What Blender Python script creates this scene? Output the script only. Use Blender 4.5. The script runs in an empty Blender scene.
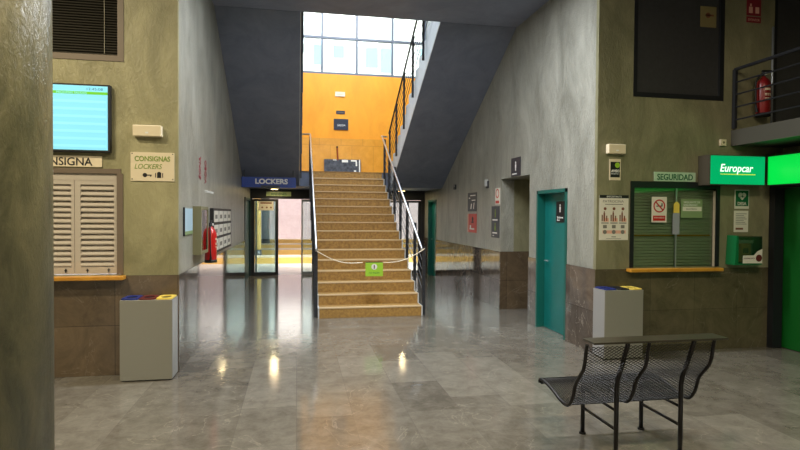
import bpy, math, random
from math import pi, sin, cos, radians
from mathutils import Vector, Matrix
random.seed(7)
SC = bpy.context.scene
COL = SC.collection

# ------------------------------------------------------------------ materials
def lin(c):
    return tuple(((x/255)/12.92 if x/255 <= .04045 else ((x/255+.055)/1.055)**2.4) for x in c)
MATS = {}
def mat(name, rgb, rough=.5, metal=0, emit=0, emit_rgb=None, noise=0, nscale=4, bump=0, bscale=30, rgb2=None, coat=0, spec=.5, trans=0, alpha=1):
    m = bpy.data.materials.new(name); m.use_nodes = True
    nt = m.node_tree; b = nt.nodes['Principled BSDF']
    c = lin(rgb)
    b.inputs['Base Color'].default_value = (*c, 1)
    b.inputs['Roughness'].default_value = rough
    b.inputs['Metallic'].default_value = metal
    b.inputs['Specular IOR Level'].default_value = spec
    b.inputs['Coat Weight'].default_value = coat
    b.inputs['Coat Roughness'].default_value = .08
    if trans: b.inputs['Transmission Weight'].default_value = trans
    if alpha < 1: b.inputs['Alpha'].default_value = alpha
    if emit:
        b.inputs['Emission Color'].default_value = (*lin(emit_rgb or rgb), 1)
        b.inputs['Emission Strength'].default_value = emit
    if noise or rgb2 or bump:
        tc = nt.nodes.new('ShaderNodeNewGeometry')
        n = nt.nodes.new('ShaderNodeTexNoise'); n.inputs['Scale'].default_value = nscale
        n.inputs['Detail'].default_value = 8; n.inputs['Roughness'].default_value = .62
        nt.links.new(tc.outputs['Position'], n.inputs['Vector'])
        if noise or rgb2:
            r = nt.nodes.new('ShaderNodeValToRGB')
            r.color_ramp.elements[0].position = .32; r.color_ramp.elements[1].position = .68
            d = rgb2 or tuple(max(0, x*(1-noise)) for x in rgb)
            r.color_ramp.elements[0].color = (*lin(d), 1); r.color_ramp.elements[1].color = (*c, 1)
            nt.links.new(n.outputs['Fac'], r.inputs['Fac']); nt.links.new(r.outputs['Color'], b.inputs['Base Color'])
        if bump:
            n2 = nt.nodes.new('ShaderNodeTexNoise'); n2.inputs['Scale'].default_value = bscale; n2.inputs['Detail'].default_value = 6
            nt.links.new(tc.outputs['Position'], n2.inputs['Vector'])
            bp = nt.nodes.new('ShaderNodeBump'); bp.inputs['Strength'].default_value = bump; bp.inputs['Distance'].default_value = .02
            nt.links.new(n2.outputs['Fac'], bp.inputs['Height']); nt.links.new(bp.outputs['Normal'], b.inputs['Normal'])
    MATS[name] = m
    return m

def stucco(name, rgb, rgb2, rough=.42, stretch=(1, 1, .45), bump=.35):
    """trowelled plaster: cloudy tone, fine swirls, small relief"""
    m = bpy.data.materials.new(name); m.use_nodes = True
    nt = m.node_tree; L = nt.links; b = nt.nodes['Principled BSDF']
    g = nt.nodes.new('ShaderNodeNewGeometry')
    mp = nt.nodes.new('ShaderNodeMapping'); mp.inputs['Scale'].default_value = stretch
    L.new(g.outputs['Position'], mp.inputs['Vector'])
    n = nt.nodes.new('ShaderNodeTexNoise'); n.inputs['Scale'].default_value = 2.2; n.inputs['Detail'].default_value = 10
    n.inputs['Roughness'].default_value = .7; n.inputs['Distortion'].default_value = .6
    L.new(mp.outputs['Vector'], n.inputs['Vector'])
    r = nt.nodes.new('ShaderNodeValToRGB')
    r.color_ramp.elements[0].position = .36; r.color_ramp.elements[1].position = .66
    r.color_ramp.elements[0].color = (*lin(rgb2), 1); r.color_ramp.elements[1].color = (*lin(rgb), 1)
    L.new(n.outputs['Fac'], r.inputs['Fac']); L.new(r.outputs['Color'], b.inputs['Base Color'])
    n2 = nt.nodes.new('ShaderNodeTexNoise'); n2.inputs['Scale'].default_value = 24; n2.inputs['Detail'].default_value = 8
    n2.inputs['Distortion'].default_value = 1.5; n2.inputs['Roughness'].default_value = .6
    L.new(mp.outputs['Vector'], n2.inputs['Vector'])
    bp = nt.nodes.new('ShaderNodeBump'); bp.inputs['Strength'].default_value = bump; bp.inputs['Distance'].default_value = .03
    L.new(n2.outputs['Fac'], bp.inputs['Height']); L.new(bp.outputs['Normal'], b.inputs['Normal'])
    b.inputs['Roughness'].default_value = rough
    MATS[name] = m; return m

def stone(name, rgb, rgb2, axes, bw, bh, rough, vein=.5, seam=(70, 64, 56), off=.5, seam_w=.004, tilevar=.25, veinrgb=(190, 180, 165), ns=3, nd=.8, patch=0, bumpy=0, spec=.5):
    """polished stone slabs laid as a grid; axes picks which world axes drive it"""
    m = bpy.data.materials.new(name); m.use_nodes = True
    nt = m.node_tree; L = nt.links; b = nt.nodes['Principled BSDF']
    g = nt.nodes.new('ShaderNodeNewGeometry'); s = nt.nodes.new('ShaderNodeSeparateXYZ'); c = nt.nodes.new('ShaderNodeCombineXYZ')
    L.new(g.outputs['Position'], s.inputs[0]); L.new(s.outputs[axes[0]], c.inputs[0]); L.new(s.outputs[axes[1]], c.inputs[1])
    br = nt.nodes.new('ShaderNodeTexBrick'); L.new(c.outputs[0], br.inputs['Vector'])
    br.offset = off; br.inputs['Scale'].default_value = 1; br.inputs['Mortar Size'].default_value = seam_w
    br.inputs['Brick Width'].default_value = bw; br.inputs['Row Height'].default_value = bh
    br.inputs['Color1'].default_value = (0, 0, 0, 1); br.inputs['Color2'].default_value = (1, 1, 1, 1)
    br.inputs['Mortar'].default_value = (.5, .5, .5, 1); br.inputs['Mortar Smooth'].default_value = .3
    n = nt.nodes.new('ShaderNodeTexNoise'); n.inputs['Scale'].default_value = ns; n.inputs['Detail'].default_value = 14
    n.inputs['Roughness'].default_value = .78; n.inputs['Distortion'].default_value = nd
    L.new(g.outputs['Position'], n.inputs['Vector'])
    mix = nt.nodes.new('ShaderNodeMath'); mix.operation = 'MULTIPLY_ADD'
    L.new(br.outputs['Color'], mix.inputs[0]); mix.inputs[1].default_value = tilevar; L.new(n.outputs['Fac'], mix.inputs[2])
    r = nt.nodes.new('ShaderNodeValToRGB')
    r.color_ramp.elements[0].position = .36+tilevar*.3; r.color_ramp.elements[1].position = .64+tilevar*.7
    r.color_ramp.elements[0].color = (*lin(rgb2), 1); r.color_ramp.elements[1].color = (*lin(rgb), 1)
    L.new(mix.outputs[0], r.inputs['Fac'])
    # thin pale veins
    nv = nt.nodes.new('ShaderNodeTexNoise'); nv.inputs['Scale'].default_value = 1.1; nv.inputs['Detail'].default_value = 9
    nv.inputs['Distortion'].default_value = 2.2; L.new(g.outputs['Position'], nv.inputs['Vector'])
    a = nt.nodes.new('ShaderNodeMath'); a.operation = 'SUBTRACT'; L.new(nv.outputs['Fac'], a.inputs[0]); a.inputs[1].default_value = .57
    ab = nt.nodes.new('ShaderNodeMath'); ab.operation = 'ABSOLUTE'; L.new(a.outputs[0], ab.inputs[0])
    mr = nt.nodes.new('ShaderNodeMapRange'); mr.inputs['From Max'].default_value = .006; mr.inputs['To Min'].default_value = vein; mr.inputs['To Max'].default_value = 0
    L.new(ab.outputs[0], mr.inputs['Value'])
    mx = nt.nodes.new('ShaderNodeMix'); mx.data_type = 'RGBA'
    L.new(mr.outputs[0], mx.inputs['Factor']); L.new(r.outputs['Color'], mx.inputs['A']); mx.inputs['B'].default_value = (*lin(veinrgb), 1)
    mx2 = nt.nodes.new('ShaderNodeMix'); mx2.data_type = 'RGBA'
    L.new(br.outputs['Fac'], mx2.inputs['Factor']); L.new(mx.outputs['Result'], mx2.inputs['A']); mx2.inputs['B'].default_value = (*lin(seam), 1)
    L.new(mx2.outputs['Result'], b.inputs['Base Color'])
    n3 = nt.nodes.new('ShaderNodeTexNoise'); n3.inputs['Scale'].default_value = 5; n3.inputs['Detail'].default_value = 6
    L.new(g.outputs['Position'], n3.inputs['Vector'])
    rr = nt.nodes.new('ShaderNodeMapRange'); rr.inputs['To Min'].default_value = rough*.7; rr.inputs['To Max'].default_value = rough*1.4
    L.new(n3.outputs['Fac'], rr.inputs['Value']); L.new(rr.outputs[0], b.inputs['Roughness'])
    b.inputs['Specular IOR Level'].default_value = spec
    if bumpy:
        n4 = nt.nodes.new('ShaderNodeTexNoise'); n4.inputs['Scale'].default_value = 2.5; n4.inputs['Detail'].default_value = 3
        L.new(g.outputs['Position'], n4.inputs['Vector'])
        bp = nt.nodes.new('ShaderNodeBump'); bp.inputs['Strength'].default_value = bumpy; bp.inputs['Distance'].default_value = .02
        L.new(n4.outputs['Fac'], bp.inputs['Height']); L.new(bp.outputs['Normal'], b.inputs['Normal'])
    MATS[name] = m; return m

def glassmat(name, rgb=(235, 245, 245), mixf=.12, rough=0.0):
    m = bpy.data.materials.new(name); m.use_nodes = True
    nt = m.node_tree; nt.nodes.clear()
    o = nt.nodes.new('ShaderNodeOutputMaterial'); t = nt.nodes.new('ShaderNodeBsdfTransparent'); g = nt.nodes.new('ShaderNodeBsdfGlossy')
    t.inputs['Color'].default_value = (*lin(rgb), 1); g.inputs['Roughness'].default_value = rough
    fr = nt.nodes.new('ShaderNodeFresnel'); fr.inputs['IOR'].default_value = 1.45
    ad = nt.nodes.new('ShaderNodeMath'); ad.operation = 'ADD'; ad.inputs[1].default_value = mixf-.04; nt.links.new(fr.outputs[0], ad.inputs[0])
    mx = nt.nodes.new('ShaderNodeMixShader'); nt.links.new(ad.outputs[0], mx.inputs[0]); nt.links.new(t.outputs[0], mx.inputs[1]); nt.links.new(g.outputs[0], mx.inputs[2])
    nt.links.new(mx.outputs[0], o.inputs['Surface'])
    MATS[name] = m; return m

olive = stucco('lamp_tinted_olive', (168, 162, 126), (130, 126, 94))  # warm hall lamp light partly put into the colour, unlike the daylit side walls
olive_shaded = stucco('shaded_olive', (148, 144, 114), (112, 110, 84))  # the same lamp-tinted plaster, darkened for the shade on the right
grey_pl = stucco('grey_plaster', (168, 168, 158), (130, 130, 120), rough=.3, stretch=(1, 1, .4), bump=.8)
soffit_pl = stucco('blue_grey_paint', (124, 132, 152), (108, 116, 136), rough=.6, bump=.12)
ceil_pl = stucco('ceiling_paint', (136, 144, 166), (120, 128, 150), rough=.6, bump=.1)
orange = stucco('orange_paint', (240, 160, 32), (228, 146, 24), rough=.5, bump=.12)
pier_pl = stucco('pillar_plaster', (136, 130, 98), (78, 78, 56), rough=.35, stretch=(2, 2, .8), bump=.3)
ochre_st = stone('ochre_stone_dado', (226, 158, 56), (206, 138, 36), (0, 2), .6, 1.2, .3, vein=.1, seam=(170, 110, 40), tilevar=.1)
floor_m = stone('polished_floor_stone', (126, 121, 112), (92, 87, 79), (1, 0), .82, .47, .11, vein=.2, seam=(98, 94, 88), off=.37, seam_w=.002, tilevar=.22, ns=5, nd=.3, bumpy=.04, spec=.6)
wains_f = stone('brown_marble_front', (108, 92, 72), (76, 64, 50), (0, 2), .62, .52, .22, vein=.12, seam=(54, 46, 38), seam_w=.003, tilevar=.2, off=0)
wains_s = stone('grey_marble_side', (112, 102, 94), (76, 68, 62), (1, 2), .62, .52, .045, vein=.4, seam=(60, 54, 48), seam_w=.003, tilevar=.2, off=0, veinrgb=(215, 205, 190), spec=.5)
step_m = mat('ochre_terrazzo', (180, 140, 74), .5, rgb2=(134, 100, 50), nscale=22)
nose_m = mat('pale_worn_nosing', (206, 180, 140), .45)
white_p = mat('white_paint', (214, 214, 206), .5)
string_m = mat('pale_grey_stringer', (208, 212, 214), .55, noise=.08, nscale=3)
rail_m = mat('brushed_rail_steel', (196, 196, 196), .28, metal=.9)
dark_m = mat('dark_grey_metal', (44, 46, 52), .45, metal=.3)
black_m = mat('black_rubber', (18, 18, 20), .6)
teal_m = mat('teal_lacquer', (18, 116, 112), .35, noise=.1, nscale=2)
teal_d = mat('teal_frame', (12, 92, 84), .4)
teal_dd = mat('dark_teal_paint', (10, 50, 50), .4)
wood_m = mat('varnished_sill_wood', (206, 150, 52), .3, rgb2=(180, 120, 38), nscale=8)
shut_m = mat('cream_shutter', (186, 176, 164), .5)
shutf_m = mat('taupe_frame', (112, 98, 84), .5)
blind_m = mat('dark_blind', (70, 66, 58), .5)
cord_m = mat('pale_cord', (170, 165, 150), .6)
bin_m = mat('bin_grey_sheet', (138, 136, 126), .4, metal=.15)
bin_side = mat('bin_pale_side', (160, 160, 160), .35, metal=.15)
blue_m = mat('blue_plastic', (34, 48, 120), .35)
maroon_m = mat('maroon_plastic', (96, 34, 34), .35)
yellow_m = mat('yellow_plastic', (232, 204, 92), .35)
cream_m = mat('cream_panel', (226, 212, 184), .35)
pgreen_m = mat('pale_green_panel', (180, 206, 180), .4)
lgreen_m = mat('lettering_olive_green', (120, 146, 52), .5)
ink_m = mat('black_ink', (20, 20, 22), .5)
white_i = mat('white_ink', (232, 232, 228), .5)
navy_m = mat('navy_sign', (34, 66, 150), .4)
dsign_m = mat('charcoal_sign', (46, 50, 62), .4)
red_m = mat('red_paint', (190, 26, 24), .3, coat=.4)
rsign_m = mat('red_sign', (196, 52, 40), .4)
magenta_m = mat('dark_red_vinyl', (150, 24, 56), .5)
paper_m = mat('paper_white', (222, 218, 206), .6)
pink_m = mat('pale_pink_ink', (222, 170, 150), .6)
grey_i = mat('grey_ink', (120, 118, 110), .6)
brown_i = mat('brown_ink', (120, 72, 48), .6)
green_i = mat('dark_green_print', (14, 96, 56), .5)
lime_m = mat('lime_card', (150, 196, 50), .5)
sage_m = mat('sage_card', (130, 152, 108), .5)
slate_m = mat('polished_black_stone', (96, 98, 104), .14, noise=.4, nscale=10)
yel_kerb = mat('yellow_kerb_paint', (192, 152, 80), .5)
pav_m = mat('outdoor_paving', (160, 152, 146), .7, noise=.12, nscale=2)
pinkwall_m = stone('pink_tile_wall', (156, 144, 148), (142, 130, 134), (0, 2), .4, .4, .5, vein=0, seam=(150, 130, 136), tilevar=.15)
facade_m = mat('pale_facade', (226, 226, 222), .7)
facwin_m = mat('facade_glass', (136, 182, 196), .4)
ycol_m = mat('yellow_column_paint', (220, 188, 120), .5)
gcol_m = mat('grey_column_paint', (150, 154, 166), .5)
door_grn = mat('green_door_paint', (8, 84, 24), .4)
alum_m = mat('aluminium_frame', (176, 182, 188), .35, metal=.7)
dframe_m = mat('dark_door_frame', (38, 40, 44), .4, metal=.4)
slat_m = mat('roller_shutter_metal', (200, 202, 188), .35)
screen_m = mat('screen_cyan', (120, 196, 222), .3, emit=.5)
screen_g = mat('screen_green', (96, 180, 40), .3, emit=.45)
screen_d = mat('screen_text', (60, 110, 130), .3, emit=.4)
screen_w = mat('screen_stripe', (130, 204, 226), .3, emit=.52)
ngreen_m = mat('backlit_green', (0, 120, 70), .3, emit=.55, emit_rgb=(0, 168, 100))
ngreen2_m = mat('backlit_bright_green', (0, 140, 40), .3, emit=.62, emit_rgb=(0, 205, 66))
nwhite_m = mat('backlit_white', (225, 240, 230), .3, emit=.8)
nyel_m = mat('backlit_yellow', (190, 200, 60), .3, emit=.6)
lamp_m = mat('lamp_diffuser', (255, 222, 150), .3, emit=7)
mesh_m = mat('bench_black_metal', (34, 31, 29), .38, metal=.5)
plank_m = mat('bench_shelf_metal', (64, 60, 50), .3, metal=.5)
glass_m = glassmat('clear_glass', mixf=.05)
glass_s = glassmat('service_glass', (226, 232, 222), .06, .02)
clearpl = glassmat('clear_cabinet_plastic', (226, 236, 226), .08, .05)
olive_fr = mat('olive_cabinet_frame', (120, 116, 84), .5)
orangebag = mat('orange_bag', (206, 140, 70), .6)
dwin_m = mat('dark_window_film', (62, 62, 64), .35, noise=.1, nscale=20)
mauve_m = mat('mauve_print', (140, 110, 130), .5)
paleblue_m = mat('pale_blue_notice', (176, 206, 226), .3)

# ------------------------------------------------------------------ geometry
class MB:
    def __init__(s): s.v = []; s.f = []; s.sm = False
    def box(s, x0, x1, y0, y1, z0, z1):
        n = len(s.v)
        s.v += [(x0,y0,z0),(x1,y0,z0),(x1,y1,z0),(x0,y1,z0),(x0,y0,z1),(x1,y0,z1),(x1,y1,z1),(x0,y1,z1)]
        s.f += [tuple(n+i for i in q) for q in ((0,3,2,1),(4,5,6,7),(0,1,5,4),(1,2,6,5),(2,3,7,6),(3,0,4,7))]
        return s
    def prism(s, pts, a0, a1, axis):
        """polygon pts (2D) extruded along axis 'x','y' or 'z'"""
        n = len(s.v); k = len(pts)
        for a in (a0, a1):
            for p, q in pts:
                s.v.append({'x': (a, p, q), 'y': (p, a, q), 'z': (p, q, a)}[axis])
        s.f.append(tuple(n+i for i in range(k))[::-1]); s.f.append(tuple(n+k+i for i in range(k)))
        for i in range(k):
            j = (i+1) % k; s.f.append((n+i, n+j, n+k+j, n+k+i))
        return s
    def tube(s, path, r, n=8, closed=False):
        P = [Vector(p) for p in path]; rings = []
        ref = None
        for i, p in enumerate(P):
            a = P[i-1] if i else p; b = P[i+1] if i < len(P)-1 else p
            t = (b-a).normalized()
            if ref is None:
                ref = t.cross(Vector((0, 0, 1)))
                if ref.length < .1: ref = t.cross(Vector((0, 1, 0)))
            ref = (ref - t*ref.dot(t)).normalized()
            w = t.cross(ref)
            rr = r[i] if isinstance(r, (list, tuple)) else r
            base = len(s.v)
            for k in range(n):
                an = 2*pi*k/n + (pi/4 if n == 4 else 0)
                s.v.append(tuple(p + ref*(rr*cos(an)) + w*(rr*sin(an))))
            rings.append(base)
        for a, b in zip(rings, rings[1:]):
            for k in range(n):
                j = (k+1) % n; s.f.append((a+k, a+j, b+j, b+k))
        s.f.append(tuple(rings[0]+k for k in range(n))[::-1]); s.f.append(tuple(rings[-1]+k for k in range(n)))
        return s
    def lathe(s, prof, c, n=24):
        """prof: (radius, z) list around vertical axis at c"""
        base = len(s.v)
        for r, z in prof:
            for k in range(n):
                s.v.append((c[0]+r*cos(2*pi*k/n), c[1]+r*sin(2*pi*k/n), c[2]+z))
        for i in range(len(prof)-1):
            for k in range(n):
                j = (k+1) % n
                s.f.append((base+i*n+k, base+i*n+j, base+(i+1)*n+j, base+(i+1)*n+k))
        s.f.append(tuple(base+k for k in range(n))[::-1]); m = base+(len(prof)-1)*n
        s.f.append(tuple(m+k for k in range(n)))
        return s
    def disc(s, x, z, r, y0, y1, n=24, r2=0):
        """disc (or ring when r2) in local xz plane"""
        if not r2:
            return s.prism([(x+r*cos(2*pi*k/n), z+r*sin(2*pi*k/n)) for k in range(n)], y0, y1, 'y')
        for k in range(n):
            a, b = 2*pi*k/n, 2*pi*(k+1)/n
            s.prism([(x+r*cos(a), z+r*sin(a)), (x+r*cos(b), z+r*sin(b)), (x+r2*cos(b), z+r2*sin(b)), (x+r2*cos(a), z+r2*sin(a))], y0, y1, 'y')
        return s
    def build(s, name, m, parent=None, smooth=False, bevel=0):
        me = bpy.data.meshes.new(name); me.from_pydata(s.v, [], s.f); me.update()
        import bmesh
        bm = bmesh.new(); bm.from_mesh(me); bmesh.ops.recalc_face_normals(bm, faces=bm.faces); bm.to_mesh(me); bm.free()
        me.materials.append(m)
        o = bpy.data.objects.new(name, me); COL.objects.link(o)
        if smooth:
            for p in me.polygons: p.use_smooth = len(p.vertices) == 4
        if bevel:
            bv = o.modifiers.new('bevel', 'BEVEL'); bv.width = bevel; bv.segments = 2; bv.limit_method = 'ANGLE'
        if parent is not None: o.parent = parent
        return o

def tag(o, label, cat, group=None, kind=None):
    if label: o['label'] = label
    if cat: o['category'] = cat
    if group: o['group'] = group
    if kind: o['kind'] = kind
    return o
def thing(name, label, cat, loc=(0, 0, 0), rot=0, group=None):
    o = bpy.data.objects.new(name, None); COL.objects.link(o); o.location = loc; o.rotation_euler = (0, 0, rot)
    o.empty_display_size = .1
    return tag(o, label, cat, group)
def struct(name, mb, m, label=None, cat=None, parent=None, **k):
    o = mb.build(name, m, parent, **k)
    o['kind'] = 'structure'
    return tag(o, label, cat)
def box1(*a): return MB().box(*a)
_fonts = {}
def text(name, s, size, x, y, z, m, parent, width=None, bold=0, align='LEFT', shear=0, rot=None, ext=.002):
    cu = bpy.data.curves.new(name, 'FONT'); cu.body = s; cu.size = size; cu.extrude = ext; cu.offset = bold
    cu.align_x = align; cu.shear = shear; cu.resolution_u = 4
    t = bpy.data.objects.new('t', cu); COL.objects.link(t)
    bpy.context.view_layer.update()
    me = bpy.data.meshes.new_from_object(t.evaluated_get(bpy.context.evaluated_depsgraph_get()))
    bpy.data.objects.remove(t)
    if width:
        xs = [v.co.x for v in me.vertices]; w = max(xs)-min(xs); k = width/w; x0 = min(xs) if align == 'LEFT' else (min(xs)+max(xs))/2
        for v in me.vertices: v.co.x = (v.co.x-x0)*k
    R = Matrix.Rotation(pi/2, 4, 'X')
    if rot is not None: R = R @ Matrix.Rotation(rot, 4, 'Z')
    me.transform(R); me.transform(Matrix.Translation((x, y, z)))
    me.materials.clear(); me.materials.append(m); me.name = name
    o = bpy.data.objects.new(name, me); COL.objects.link(o); o.parent = parent
    return o
def holes(u0, u1, v0, v1, hs):
    us = sorted({u0, u1, *[h[0] for h in hs], *[h[1] for h in hs]}); vs = sorted({v0, v1, *[h[2] for h in hs], *[h[3] for h in hs]})
    us = [u for u in us if u0 <= u <= u1]; vs = [v for v in vs if v0 <= v <= v1]
    out = []
    for a, b in zip(us, us[1:]):
        run = None
        for c, d in zip(vs, vs[1:]):
            solid = not any(h[0] <= (a+b)/2 <= h[1] and h[2] <= (c+d)/2 <= h[3] for h in hs)
            if solid: run = (run[0], d) if run else (c, d)
            if (not solid or d == vs[-1]) and run: out.append((a, b, *run)); run = None
    return out

XL, XR, YF, YB = -1.24, 3.60, 6.18, 15.5      # corridor sides, front wall plane, glazed back plane
WZ = 1.04                                     # top of the stone dado
CZ, FZ2 = 4.83, 5.27                          # ceiling / upper floor
LZ = 2.72                                     # stair landing

# ---- floor
struct('floor', box1(-6, 7.6, -6, YB+.1, -.2, 0), floor_m, 'polished grey stone slab floor', 'floor')
struct('ground', box1(-30, 30, YB+.1, 60, -.25, -.02), pav_m, 'pale paving outside the glass doors', 'ground')

# ---- front walls
W1 = (-3.5, -1.80, 1.05, 2.10)      # shuttered counter
W2 = (-3.5, -1.80, 3.31, 4.6)       # blind window
wl = MB()
for a, b, c, d in holes(-6, XL, 0, CZ, [W1, W2]): wl.box(a, b, YF, YF+.06, c, d)
struct('wall_front_left', wl, olive, 'plastered wall beside the left counter, olive partly from lamp light put into the colour', 'wall')
S1 = (4.08, 5.28, 1.06, 2.10); S2 = (4.10, 5.31, 3.20, 4.7); S3 = (6.12, 7.4, 2.85, 4.7)
wr = MB()
for a, b, c, d in holes(XR, 7.6, 0, CZ, [S1, S2, S3]): wr.box(a, b, YF, YF+.06, c, d)
struct('wall_front_right', wr, olive_shaded, 'plastered wall with the service window, olive darkened by painted-in shade', 'wall')
struct('trim_1', box1(-6, XL+.012, YF-.012, YF, 0, WZ), wains_f, 'brown marble dado under the left counter', 'wall cladding')
wains_r = stone('green_lit_brown_marble', (98, 90, 68), (70, 64, 46), (0, 2), .62, .52, .22, vein=.15, seam=(58, 52, 40), seam_w=.002, tilevar=.15, off=0)  # brown marble with the shop sign's green light put into its colour
struct('trim_2', box1(XR-.012, 6.18, YF-.012, YF, 0, WZ), wains_r, 'brown marble dado under the service window', 'wall cladding')

# ---- corridor side walls
DL = (13.75, 15.3, 0, 2.09)
wleft = MB()
for a, b, c, d in holes(YF+.06, YB+.3, 0, 8.3, [DL]): wleft.box(XL-.25, XL, a, b, c, d)
struct('wall_left', wleft, grey_pl, 'grey plastered left wall of the stairwell', 'wall')
tl = MB(); tl.box(XL, XL+.012, YF, 13.7, 0, WZ)
struct('trim_3', tl, wains_s, 'polished stone dado on the left wall', 'wall cladding')
DP = (8.16, 9.40, 0, 2.34); DR = (6.92, 7.87, 0, 2.07); DF = (14.05, 14.95, 0, 2.09)
wright = MB()
for a, b, c, d in holes(YF+.06, YB+.3, 0, 8.3, [DP, DR, DF]): wright.box(XR, XR+.25, a, b, c, d)
struct('wall_right', wright, grey_pl, 'grey plastered right wall with teal doors', 'wall')
tr = MB()
for a, b, c, d in holes(YF, YB, 0, WZ, [(DP[0], DP[1], 0, 2), (DR[0]-.0, DR[1]+.0, 0, 2), (DF[0], DF[1], 0, 2)]): tr.box(XR-.012, XR, a, b, c, d)
struct('trim_4', tr, wains_s, 'polished stone dado on the right wall', 'wall cladding')
# passage behind the dark opening in the right wall
rc = MB(); rc.box(XR+.25, 6.0, 9.40, 9.5, 0, 2.34).box(XR+.25, 6.0, 8.06, 8.16, 0, 2.34).box(XR+.25, 6.0, 8.06, 9.5, 2.34, 2.44).box(6.0, 6.1, 8.06, 9.5, 0, 2.44)
struct('wall_passage', rc, olive_shaded, 'olive walls of the dark side passage', 'wall')
struct('trim_5', box1(XR+.0, 6.0, 9.388, 9.40, 0, WZ), wains_f, 'stone dado inside the side passage', 'wall cladding')
struct('floor_passage', box1(XR+.25, 6.0, 8.16, 9.4, -.2, 0.001), floor_m, 'stone floor of the side passage', 'floor')

# ---- ceiling, upper storey
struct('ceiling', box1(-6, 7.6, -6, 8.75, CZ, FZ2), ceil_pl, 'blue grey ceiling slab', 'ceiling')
struct('roof', box1(XL-.25, XR+.25, 5.0, YB+.3, 8.3, 8.5), ceil_pl, 'roof over the stairwell', 'roof')
struct('wall_upper', box1(XL-.25, XR+.25, 4.9, 5.0, FZ2, 8.3), grey_pl, 'upper storey wall', 'wall')
ub = MB().box(XL-.25, XL, 5.0, YF+.06, FZ2, 8.3).box(XR, XR+.25, 5.0, YF+.06, FZ2, 8.3)
struct('wall_upper_sides', ub, grey_pl, 'upper storey side walls', 'wall')
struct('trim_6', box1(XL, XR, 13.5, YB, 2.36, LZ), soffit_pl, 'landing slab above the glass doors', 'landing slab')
struct('trim_7', box1(XL, XR, 13.48, YB-.12, LZ, LZ+.006), step_m, 'ochre floor of the stair landing', 'landing floor')
# orange wall and the big window above the landing
struct('wall_back', box1(XL, XR, YB-.1, YB+.15, 2.36, 5.56), orange, 'orange painted wall behind the landing', 'wall')
struct('wall_back_top', box1(XL, XR, YB-.1, YB+.15, 7.7, 8.3), orange, 'orange lintel over the big window', 'wall')
struct('trim_8', box1(XL, XR, YB-.12, YB-.1, LZ, 3.79), ochre_st, 'ochre stone dado on the landing wall', 'wall cladding')
wf = MB()
wfm = mat('grey_window_frame', (96, 102, 112), .4)
for x in (XL+.03, -.36, .67, 1.63, 2.64, XR-.03): wf.box(x-.03, x+.03, YB-.08, YB+.02, 5.56, 7.7)
for z in (5.59, 6.57, 7.67): wf.box(XL, XR, YB-.085, YB+.025, z-.03, z+.03)
w = struct('window_1', wf, wfm, 'wide steel framed window above the orange wall', 'window')
struct('glass', box1(XL+.05, XR-.05, YB-.045, YB-.035, 5.6, 7.66), glass_m, parent=w)

# ---- hall shell behind and beside the viewer
hl = MB(); hl.box(-6.1, -6, -6, YF+.06, 0, CZ)
struct('wall_hall_left', hl, olive, 'far left hall wall', 'wall')
struct('wall_hall_right', box1(7.6, 7.7, -6, YF+.06, 0, CZ), olive_shaded, 'far right hall wall', 'wall')
hb = MB()
for a, b, c, d in holes(-6, 7.6, 0, CZ, [(-5, -1, 0, 3.2), (1, 5, 0, 3.2)]): hb.box(a, b, -6.2, -6, c, d)
struct('wall_hall_rear', hb, olive, 'rear hall wall with entrance openings', 'wall')

# ---- round pillar, near left
pl = MB().lathe([(.35, 0), (.35, CZ)], (-1.57, 3.02, 0), 64)
tag(pl.build('pillar', pier_pl, None, smooth=True), 'thick round dark plastered pillar filling the left edge', 'pillar')

# ------------------------------------------------------------------ shuttered counter (left)
w = struct('window_2', MB().box(W1[0], W1[1], YF-.01, YF+.03, 2.10, 2.15).box(W1[1]-.04, W1[1]+.02, YF-.01, YF+.03, 1.055, 2.10).box(W1[0], W1[0]+.05, YF-.01, YF+.03, 1.055, 2.10), shutf_m, 'shuttered counter window with cream louvres under the consigna sign', 'window')
struct('head_panel', box1(W1[0]+.05, W1[1]-.04, YF+.012, YF+.05, 2.03, 2.10), shut_m, parent=w)
x = W1[1]-.045
for k in range(4):
    x1 = x; x0 = x-.405; x = x0-.004
    st = MB().box(x0, x1, YF+.051, YF+.055, 1.06, 2.1).box(x0, x0+.055, YF+.015, YF+.05, 1.06, 2.03).box(x1-.03, x1, YF+.015, YF+.05, 1.06, 2.03).box(x0+.055, x1-.03, YF+.015, YF+.05, 1.06, 1.13).box(x0+.055, x1-.03, YF+.015, YF+.05, 1.985, 2.03)
    sp = st.build('shutter_panel', shut_m, w)
    sl = MB()
    for i in range(15):
        z = 1.14+i*.0565
        sl.prism([(YF+.014, z), (YF+.05, z+.04), (YF+.05, z+.052), (YF+.014, z+.012)], x0+.055, x1-.03, 'x')
    sl.build('louvres', shut_m, sp)
    for xx in (x0+.12, x1-.08):
        MB().box(xx-.012, xx+.012, YF+.004, YF+.015, 1.095, 1.103).box(xx-.003, xx+.003, YF+.004, YF+.015, 1.075, 1.115).build('latch', dark_m, sp)
tag(box1(-3.6, -1.75, YF-.13, YF-.0125, 1.005, 1.045).build('counter_sill', wood_m, None, bevel=.006), 'varnished yellow wooden sill under the shuttered left counter', 'counter')

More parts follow.
